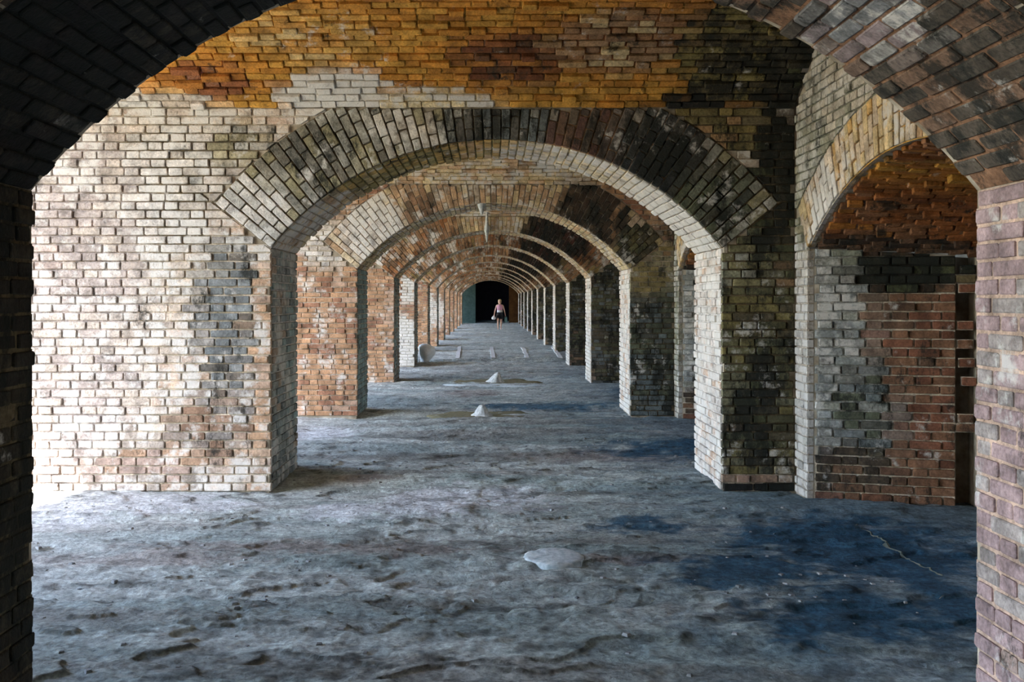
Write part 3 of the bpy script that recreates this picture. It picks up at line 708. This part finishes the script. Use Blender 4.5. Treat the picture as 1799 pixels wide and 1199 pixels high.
def gsum(L, x, y, e):
    s = 0
    for (cx, cy, rx, ry) in L: s = np.maximum(s, np.exp(-(((x - cx) / rx) ** 2 + ((y - cy) / ry) ** 2) + (e - .5) * 2.2))
    return np.clip(s, 0, 1)
def sstep(a, b_, t): t = np.clip((t - a) / (b_ - a), 0, 1); return t * t * (3 - 2 * t)
def floor_h(x, y):
    w = fbm(x * 1.1 + 3, y * 1.1 + 5, 3); x2 = x + .35 * (w - .5); y2 = y + .3 * (fbm(x * 1.3, y * 1.3 + 50, 3) - .5)
    h = .03 * (fbm(x * .45, y * .45, 2) - .5)
    t = fbm(x2 * .55 + 11, y2 * 1.5 + 4, 5) * 8
    fr = t - np.floor(t)
    h = h + .016 * (np.floor(t) + sstep(.0, .045, fr) - 4)
    rough = sstep(.38, .58, fbm(x * .8 + 70, y * .9 + 20, 4))
    h = h + rough * .034 * (fbm(x * 8, y * 10, 4) - .5) + .009 * (fbm(x * 18, y * 18, 3) - .5)
    e = fbm(x * 4 + 8, y * 4 + 2, 4)
    s = gsum(SLAB, x, y, e); h = h + .012 * sstep(.38, .42, s)
    h = h + .07 * sstep(25.3, 25.4, y + .1 * (e - .5)) * (1 - sstep(31.5, 32.2, y))        # raised concrete slab between two arches
    return h, t, rough, e
def tint(x, y, h, t, rough, e):
    e2 = fbm(x * 7 + 31, y * 9 + 12, 4); e3 = fbm(x * 14 + 3, y * 20 + 2, 3)
    base = np.array(lin((156, 170, 168))); alt = np.array(lin((194, 202, 198))); c = np.empty(x.shape + (4,)); c[..., 3] = 1
    k = fbm(x * .9 + 31, y * 2.2 + 7, 4)[..., None]; k = np.clip((k - .35) / .3, 0, 1)
    rgb = base * (1 - k) + alt * k
    bandn = fbm(x * .35 + 3, y * 3.1, 4); m = sstep(.52, .66, bandn)[..., None] * .45
    rgb = rgb * (1 - m) + np.array(lin((122, 112, 104))) * m
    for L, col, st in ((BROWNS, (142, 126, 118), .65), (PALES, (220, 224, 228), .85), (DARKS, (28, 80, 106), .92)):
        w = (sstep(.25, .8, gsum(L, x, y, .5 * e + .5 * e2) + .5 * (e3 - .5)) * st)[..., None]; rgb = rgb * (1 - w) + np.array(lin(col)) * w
    # light falloff painted as darker, bluer concrete along the outer wall in every bay
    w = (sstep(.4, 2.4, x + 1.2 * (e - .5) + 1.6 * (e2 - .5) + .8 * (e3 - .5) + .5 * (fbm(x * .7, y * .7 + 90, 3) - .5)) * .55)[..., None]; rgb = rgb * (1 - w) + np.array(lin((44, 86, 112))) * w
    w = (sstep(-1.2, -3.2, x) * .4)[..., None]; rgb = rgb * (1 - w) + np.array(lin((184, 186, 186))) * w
    fr = t - np.floor(t); ck = (1 - sstep(.05, .14, fr)) * sstep(0, .03, fr) * sstep(.42, .6, fbm(x * 1.7 + 13, y * 2.1 + 6, 3)); rgb = rgb * (1 - .6 * ck[..., None])
    w = (sstep(13, 30, y + 3 * (e2 - .5)) * .45)[..., None]; rgb = rgb * (1 - w) + np.array(lin((204, 208, 206))) * w      # brightness of the far gallery put into the colour as paler concrete
    pit = sstep(.62, .78, fbm(x * 6 + 5, y * 8 + 9, 3)) * rough; rgb = rgb * (1 - .45 * pit[..., None])
    c[..., :3] = rgb; return c
V = []; Fc = []; Cc = []; off = 0
for (x0, x1, y0, y1, dx, dy) in ((-5.9, 4.2, -6, 2.6, .2, .2), (-5.9, 4.2, 2.6, 5.2, .013, .013), (-5.9, 4.2, 5.2, 9.6, .019, .022), (-5.9, 4.2, 9.6, 26, .05, .05), (-5.9, 4.2, 26, 76, .1, .1)):
    xs = np.linspace(x0, x1, round((x1 - x0) / dx) + 1); ys = np.linspace(y0, y1, round((y1 - y0) / dy) + 1)
    X, Yg = np.meshgrid(xs, ys); h, t, ro, e = floor_h(X, Yg)
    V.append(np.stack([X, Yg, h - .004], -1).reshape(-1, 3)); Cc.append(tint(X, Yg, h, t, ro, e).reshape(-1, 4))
    i = np.arange(len(ys) - 1)[:, None] * len(xs) + np.arange(len(xs) - 1)[None, :] + off
    Fc.append(np.stack([i, i + 1, i + 1 + len(xs), i + len(xs)], -1).reshape(-1, 4)); off += X.size
V = np.concatenate(V); Fc = np.concatenate(Fc); Cc = np.concatenate(Cc).astype(np.float32)
me = bpy.data.meshes.new('floor'); me.vertices.add(len(V)); me.vertices.foreach_set('co', V.ravel())
me.loops.add(Fc.size); me.loops.foreach_set('vertex_index', Fc.ravel()); me.polygons.add(len(Fc)); me.polygons.foreach_set('loop_start', np.arange(0, Fc.size, 4)); me.polygons.foreach_set('loop_total', np.full(len(Fc), 4))
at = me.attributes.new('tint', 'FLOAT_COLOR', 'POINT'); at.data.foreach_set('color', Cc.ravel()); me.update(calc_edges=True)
me.polygons.foreach_set('use_smooth', np.ones(len(Fc), bool))
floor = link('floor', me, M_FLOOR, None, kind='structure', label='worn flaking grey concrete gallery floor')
def fz(x, y): return float(floor_h(np.array([x]), np.array([y]))[0][0]) - .004

b = MB(); b.box(-140, XL - .1, -60, 130, -.4, -.06)
link('ground', b.mesh('ground'), M_GROUND, None, kind='structure', label='sunlit sandy parade ground outside the open bays')

# pale strips let into the raised slab
for (pxa, pya, pxb, pyb) in ((809, 613, 803, 635), (863, 613, 867, 635), (916, 613, 927, 635), (968, 613, 984, 635)):
    (xa, ya), (xb, yb) = at_floor(pxa, pya), at_floor(pxb, pyb)
    ya = min(ya, 31.3); yb = max(yb, 25.6); b = MB(); n = 12; w = .055
    pts = [(xa + (xb - xa) * i / n + rng.uniform(-.012, .012), ya + (yb - ya) * i / n) for i in range(n + 1)]
    for i in range(n):
        (p, q), (r_, s_) = pts[i], pts[i + 1]; z0, z1 = fz(p, q) + .025, fz(r_, s_) + .025
        b.add([(p - w, q, z0 - .05), (p - w, q, z0), (p + w, q, z0), (p + w, q, z0 - .05), (r_ - w, s_, z1 - .05), (r_ - w, s_, z1), (r_ + w, s_, z1), (r_ + w, s_, z1 - .05)],
              [(0, 1, 5, 4), (1, 2, 6, 5), (2, 3, 7, 6), (0, 3, 2, 1), (4, 5, 6, 7)])
    link('strip', b.mesh('strip'), M_STRIP, floor)

# gritty seam slanting across the darkened floor by the recess
(xa, ya), (xb, yb) = at_floor(1500, 928), at_floor(1655, 1010); b = MB(); n = 40; pts = []
for i in range(n + 1):
    f = i / n; pts.append((xa + (xb - xa) * f + rng.uniform(-.012, .012), ya + (yb - ya) * f, rng.uniform(.008, .024)))
for (p, q, w0), (r_, s_, w1) in zip(pts, pts[1:]):
    z0, z1 = fz(p, q), fz(r_, s_)
    b.add([(p - w0, q, z0 - .01), (p, q, z0 + .3 * w0), (p + w0, q, z0 - .01), (r_ - w1, s_, z1 - .01), (r_, s_, z1 + .3 * w1), (r_ + w1, s_, z1 - .01)], [(0, 1, 4, 3), (1, 2, 5, 4)])
link('seam', b.mesh('seam'), noisy('seam_grit', lin((66, 78, 78)), lin((116, 120, 108)), 30), floor)

# ------------------------------------------------------------------ lime mounds, crust, drips, rubble
def lathe_blob(prof, seed, n=28, jit=.12, sx=1.0, sy=1.0):
    b = MB(); r = random.Random(seed)
    for k, (rad, z) in enumerate(prof):
        for i in range(n):
            a = 2 * math.pi * i / n; q = 1 + jit * (f1(math.cos(a) * 1.6 + seed, math.sin(a) * 1.6 + k * .35 + seed) - .5) * 2
            b.v.append((rad * q * math.cos(a) * sx, rad * q * math.sin(a) * sy, z + (r.uniform(-.03, .03) * rad if k < len(prof) - 1 else 0)))
    for k in range(len(prof) - 1):
        for i in range(n): j = (i + 1) % n; b.f.append((k * n + i, k * n + j, (k + 1) * n + j, (k + 1) * n + i))
    b.f.append(tuple(range(len(prof) * n - n, len(prof) * n)))
    return b
def smooth(o):
    for p in o.data.polygons: p.use_smooth = True
    return o
def mound(px, py, sc, label, seed, skew):
    x, y = at_floor(px, py); z = fz(x, y)
    root = link('lime_mound', None, None, None, label=label, category='mound', group='lime drip mounds on the floor'); root.location = (x, y, z)
    s = smooth(link('damp_ring', lathe_blob([(.62 * sc, -.03), (.60 * sc, .006), (.45 * sc, .016), (.2 * sc, .02), (.02, .02)], seed + 3, jit=.25, sx=1.35, sy=1.1).mesh('damp_ring'), M_MOSS, root))
    s['label'] = 'mossy brown stain around the mound'
    o = lathe_blob([(.17 * sc, -.02), (.15 * sc, .02 * sc), (.10 * sc, .06 * sc), (.085 * sc, .10 * sc), (.06 * sc, .14 * sc), (.045 * sc, .165 * sc), (.012, .18 * sc)], seed, n=40, jit=.32)
    o.v = [(a + skew * c, q, c) for a, q, c in o.v]
    smooth(link('deposit', o.mesh('deposit'), M_LIME, root))
    f = lathe_blob([(.5 * sc, -.02), (.48 * sc, .012), (.3 * sc, .022), (.02, .03)], seed + 8, jit=.5, sx=1.9, sy=.5)
    f.v = [(a + .1, q - .55 * sc, c) for a, q, c in f.v]
    smooth(link('runoff_crust', f.mesh('runoff_crust'), M_LIMEGREY, root))
mound(847, 731, .95, 'small white lime mound ringed by brown damp, nearer of the two', 3, .0)
mound(868, 673, 1.15, 'low white lime mound leaning right, farther of the two', 12, .35)

x, y = at_floor(971, 986); o = lathe_blob([(.185, -.02), (.18, .012), (.16, .02), (.08, .022), (.01, .023)], 21, n=40, jit=.18, sx=1.0, sy=1.05)
o = smooth(link('lime_crust', o.mesh('lime_crust'), M_LIMEGREY, None, label='flat pale oval lime crust lying on the floor nearest the viewpoint', category='crust')); o.location = (x, y, fz(x, y))

def drip(x, y, ztop, prof, label, seed):
    o = lathe_blob([(r_, -z) for r_, z in prof], seed, n=14, jit=.35)
    o = smooth(link('lime_drip', o.mesh('lime_drip'), M_LIME, None, label=label, category='lime drip', group='lime drips hanging from the arch crowns')); o.location = (x, y, ztop)
drip(-.11, FRONT[3] + .06, 3.00, [(.05, -.02), (.055, .05), (.035, .12), (.02, .17), (.004, .2)], 'short white lime drip under the crown of the pale second arch', 4)
drip(-.05, FRONT[4] - .075, 3.30, [(.02, -.01), (.028, .1), (.032, .22), (.052, .3), (.048, .36), (.026, .44), (.02, .52), (.004, .58)], 'long white lime drip widening down the third arch crown', 9)

x, y = at_floor(746, 638); o = lathe_blob([(.10, -.02), (.12, .05), (.15, .12), (.20, .2), (.215, .3), (.2, .38), (.13, .45), (.04, .475)], 33, n=24, jit=.22)
o.v = [(a + .05 * math.sin(c * 7), q, c) for a, q, c in o.v]
o = smooth(link('masonry_lump', o.mesh('masonry_lump'), noisy('sunlit_masonry', lin((216, 216, 216)), lin((246, 246, 246)), 9), None, label='white rounded lump of masonry standing at the foot of a left pier', category='rubble')); o.location = (x, y, fz(x, y))  # sunlight on the lump put into its white colour

# loose chips of flaked concrete
b = MB(); r = random.Random(8)
for i in range(900):
    x = r.uniform(-3.8, 2.3); y = r.uniform(3.0, 15)
    if f1(x * 1.3 + 5, y * 1.3) < .5 and r.random() < .75: continue
    if any(f - .05 < y < f + T + .05 and abs(x - XC) > A - .06 for f in FRONT): continue
    s = r.uniform(.006, .022); z = fz(x, y) if i % 3 == 0 else None
    if z is None: z = fz(x, y)
    a = r.uniform(0, 6.28); ca, sa = math.cos(a), math.sin(a); h = s * r.uniform(.25, .6)
    vv = [(-1, -.6), (.8, -.8), (1, .5), (-.5, .8)]
    b.add([(x + s * (u * ca - v * sa), y + s * (u * sa + v * ca), z - .004) for u, v in vv] + [(x + .7 * s * (u * ca - v * sa), y + .7 * s * (u * sa + v * ca), z + h) for u, v in vv],
          [(4, 5, 6, 7), (0, 1, 5, 4), (1, 2, 6, 5), (2, 3, 7, 6), (3, 0, 4, 7)])
link('concrete_chips', b.mesh('concrete_chips'), noisy('chips', lin((92, 98, 104)), lin((170, 172, 172)), 8), None, kind='stuff', label='loose chips of flaked concrete scattered over the floor', category='rubble')

# ------------------------------------------------------------------ the walker
def skin_chain(name, verts, edges, radii, root_i, mat, parent, sub=2):
    me = bpy.data.meshes.new(name); me.from_pydata(verts, edges, [])
    o = link(name, me, mat, parent)
    sm = o.modifiers.new('skin', 'SKIN'); me.skin_vertices.new() if not me.skin_vertices else None
    sv = me.skin_vertices[0].data
    for i, rr in enumerate(radii): sv[i].radius = rr if isinstance(rr, tuple) else (rr, rr); sv[i].use_root = (i == root_i)
    sm.use_smooth_shade = True; sm.branch_smoothing = .4
    o.modifiers.new('sub', 'SUBSURF').levels = sub; o.modifiers['sub'].render_levels = sub
    return o
def person(px, py):
    x, y = at_floor(px, py); z = fz(x, y)
    root = link('person', None, None, None, label='walker in pink sleeveless top and black shorts striding down the gallery', category='person'); root.location = (x, y, z)
    root.scale = (.98, .98, .98)
    skin = plain('skin', lin((222, 178, 156)), .5, .06); pink = plain('pink_cotton', lin((228, 168, 194)), .8); white = plain('white_cotton', lin((240, 236, 236)), .8)
    black = plain('black_cotton', lin((22, 22, 30)), .8); blond = plain('blond_hair', lin((226, 200, 150)), .5); shoe = plain('sandal', lin((190, 170, 150)), .7)
    # faces the viewpoint (-y); her right is -x
    v = []; e = []; rd = []
    def add(p, r_, par=None):
        v.append(p); rd.append(r_)
        if par is not None: e.append((par, len(v) - 1))
        return len(v) - 1
    pel = add((0, 0, .90), (.145, .10)); wai = add((0, -.01, 1.06), (.12, .085), pel); che = add((0, -.02, 1.24), (.14, .10), wai); sh = add((0, -.01, 1.36), (.11, .075), che)
    nk = add((0, -.015, 1.43), .05, sh); hd0 = add((0, -.03, 1.50), (.062, .075), nk); hd1 = add((0, -.03, 1.58), (.073, .09), hd0); hd2 = add((0, -.02, 1.645), (.05, .065), hd1)
    for s, kn, an, toe in ((-1, (-.10, -.14, .50), (-.09, -.10, .085), (-.10, -.27, .03)), (1, (.085, -.01, .50), (.07, .26, .16), (.075, .17, .03))):
        hip = add((s * .095, 0, .86), .092, pel); thi = add((s * .10, (kn[1]) * .5, .70), .082, hip); k = add(kn, .056, thi)
        cal = add((kn[0] * .98, (kn[1] + an[1]) / 2 + .02, (kn[2] + an[2]) / 2 + .05), .055, k); a = add(an, .036, cal); f = add((toe[0], (an[1] + toe[1]) / 2, toe[2] + .02), .036, a); add(toe, .026, f)
    hands = []
    for s, el, wr, ha_ in ((-1, (-.255, .02, 1.08), (-.30, -.10, .87), (-.31, -.14, .80)), (1, (.25, .05, 1.09), (.30, .02, .86), (.31, .0, .79))):
        so = add((s * .165, -.005, 1.345), .055, sh); m = add(((s * .165 + el[0]) / 2, el[1] / 2, 1.21), .045, so); k = add(el, .037, m); w = add(wr, .026, k); h = add(ha_, (.035, .02), w)
        hands.append((ha_, s))
        dx, dy, dz = (ha_[0] - wr[0]) / .08, (ha_[1] - wr[1]) / .08, (ha_[2] - wr[2]) / .08
        for i, L in enumerate((.055, .068, .072, .062)):
            o_ = (i - 1.5) * .017
            p1 = add((ha_[0] + dx * .03, ha_[1] + o_ + dy * .03, ha_[2] + dz * .035), .0095, h)
            p2 = add((ha_[0] + dx * .03 - s * .012, ha_[1] + o_ + dy * .04, ha_[2] + dz * (.035 + L * .5)), .0088, p1); add((ha_[0] - s * .032, ha_[1] + o_ + dy * .04, ha_[2] + dz * (.03 + L * .85)), .0075, p2)
        p1 = add((ha_[0] - s * .015, ha_[1] - .032, ha_[2] + .02), .0105, w); add((ha_[0] - s * .025, ha_[1] - .05, ha_[2] - .025), .009, p1)
    body = skin_chain('body', v, e, rd, 0, skin, root)
    # face
    fm = plain('eyes_mouth', lin((110, 60, 55)), .4)
    for nm, cx, cy, cz, rx, ry, rz in (('eye', -.028, -.118, 1.575, .014, .006, .008), ('eye', .028, -.118, 1.575, .014, .006, .008), ('mouth', 0, -.118, 1.515, .024, .008, .007)):
        b = MB(); n = 10
        for i in range(5):
            t = math.pi * i / 4 - math.pi / 2
            for j in range(n): a = 2 * math.pi * j / n; b.v.append((cx + rx * math.cos(t) * math.cos(a), cy + ry * math.sin(t), cz + rz * math.cos(t) * math.sin(a)))
        for i in range(4):
            for j in range(n): q = (j + 1) % n; b.f.append((i * n + j, i * n + q, (i + 1) * n + q, (i + 1) * n + j))
        link(nm, b.mesh(nm), fm, body)
    nb = MB(); nb.add([(-.012, -.115, 1.535), (.012, -.115, 1.535), (0, -.142, 1.54), (0, -.118, 1.585)], [(0, 1, 2), (0, 2, 3), (1, 3, 2)]); link('nose', nb.mesh('nose'), skin, body)
    for s in (-1, 1):
        eb = lathe_blob([(.005, -.012), (.02, -.008), (.022, .0), (.012, .008)], 3, n=10, jit=.05); eb.v = [(s * (.078 + c * .5), -.02 + a * .7, 1.56 + q * 1.3) for a, q, c in eb.v]; link('ear', eb.mesh('ear'), skin, body)
    def shell(name, prof, mat, par=root):
        b = MB(); n = 24
        for (cx, cy, cz, rx, ry) in prof:
            for i in range(n): a = 2 * math.pi * i / n; b.v.append((cx + rx * math.cos(a), cy + ry * math.sin(a), cz + .004 * math.sin(5 * a)))
        for k in range(len(prof) - 1):
            for i in range(n): j = (i + 1) % n; b.f.append((k * n + i, k * n + j, (k + 1) * n + j, (k + 1) * n + i))
        o = smooth(link(name, b.mesh(name), mat, par)); sd = o.modifiers.new('solid', 'SOLIDIFY'); sd.thickness = .006; return o
    top = shell('top', [(0, -.01, 1.08, .15, .115), (0, -.015, 1.16, .152, .118), (0, -.02, 1.25, .165, .13), (0, -.015, 1.32, .172, .115), (0, -.01, 1.375, .135, .09), (0, -.012, 1.405, .08, .07)], pink)
    shell('hem', [(0, -.005, .965, .158, .122), (0, -.008, 1.02, .154, .119), (0, -.01, 1.085, .152, .117)], white, top)
    sh_ = shell('shorts', [(0, 0, .80, .185, .135), (0, 0, .86, .18, .13), (0, 0, .93, .168, .125), (0, 0, .99, .15, .115)], black)
    shell('shorts_leg', [(-.105, -.05, .60, .105, .115), (-.10, -.035, .70, .108, .115), (-.093, -.01, .82, .1, .12)], black, sh_)
    shell('shorts_leg', [(.10, -.005, .60, .105, .115), (.098, 0, .70, .108, .115), (.093, 0, .82, .1, .12)], black, sh_)
    hb = lathe_blob([(.06, -.14), (.085, -.1), (.098, -.03), (.1, .03), (.092, .075), (.06, .11), (.01, .122)], 5, n=20, jit=.06, sx=.92, sy=1.08)
    hb.v = [(a, q + .012 if q > -.02 or c > .045 else -.02, c + 1.575) for a, q, c in hb.v]
    smooth(link('hair', hb.mesh('hair'), blond, root))
    for s, toe, an in ((-1, (-.10, -.19, .012), 0), (1, (.075, .2, .02), 0)):
        sb = lathe_blob([(.12, -.012), (.125, .0), (.12, .014), (.06, .016)], 7, n=20, jit=.03, sx=.38, sy=1.0); sb.v = [(a + toe[0], q + toe[1], c + toe[2]) for a, q, c in sb.v]
        link('sandal', sb.mesh('sandal'), shoe, root)
    R_ = root.location; k = .98
    # what she carries
    bag = link('carried_bag', None, None, None, label='small white rounded bag held low in the walker\'s hand', category='bag'); bag.location = (R_.x - .335 * k, R_.y - .15 * k, R_.z + .56 * k)
    bb = lathe_blob([(.03, .0), (.09, .02), (.115, .08), (.10, .14), (.06, .18), (.03, .20)], 14, n=18, jit=.12, sx=1, sy=.7); smooth(link('pouch', bb.mesh('pouch'), white, bag))
    def loop(w, h, z0, mat, par, nm):
        b = MB(); n = 14; r_ = .007
        for i in range(n + 1):
            a = math.pi * i / n; c = (w * math.cos(a), 0, z0 + h * math.sin(a))
            for j in range(6): q = 2 * math.pi * j / 6; b.v.append((c[0] + r_ * math.cos(q) * math.cos(a), r_ * math.sin(q), c[2] + r_ * math.cos(q) * math.sin(a)))
        for i in range(n):
            for j in range(6): m = (j + 1) % 6; b.f.append((i * 6 + j, i * 6 + m, i * 6 + 6 + m, i * 6 + 6 + j))
        link(nm, b.mesh(nm), mat, par)
    loop(.03, .05, .19, white, bag, 'strap')
    teal = plain('teal_cloth', lin((110, 150, 152)), .8)
    tb = link('tote_bag', None, None, None, label='grey teal cloth bag hanging from the walker\'s other hand', category='bag'); tb.location = (R_.x + .33 * k, R_.y + .01, R_.z + .40 * k)
    b2 = MB(); n = 20
    pr_ = [(.05, .02, 0), (.085, .04, .03), (.09, .045, .14), (.075, .03, .26), (.07, .02, .29)]
    for rx, ry, zz in pr_:
        for i in range(n): a = 2 * math.pi * i / n; b2.v.append((rx * math.cos(a), ry * math.sin(a), zz))
    for q in range(len(pr_) - 1):
        for i in range(n): j = (i + 1) % n; b2.f.append((q * n + i, q * n + j, (q + 1) * n + j, (q + 1) * n + i))
    b2.f.append(tuple(range(n))); smooth(link('pouch', b2.mesh('pouch'), teal, tb)); loop(.05, .08, .28, teal, tb, 'strap')
person(878, 580)
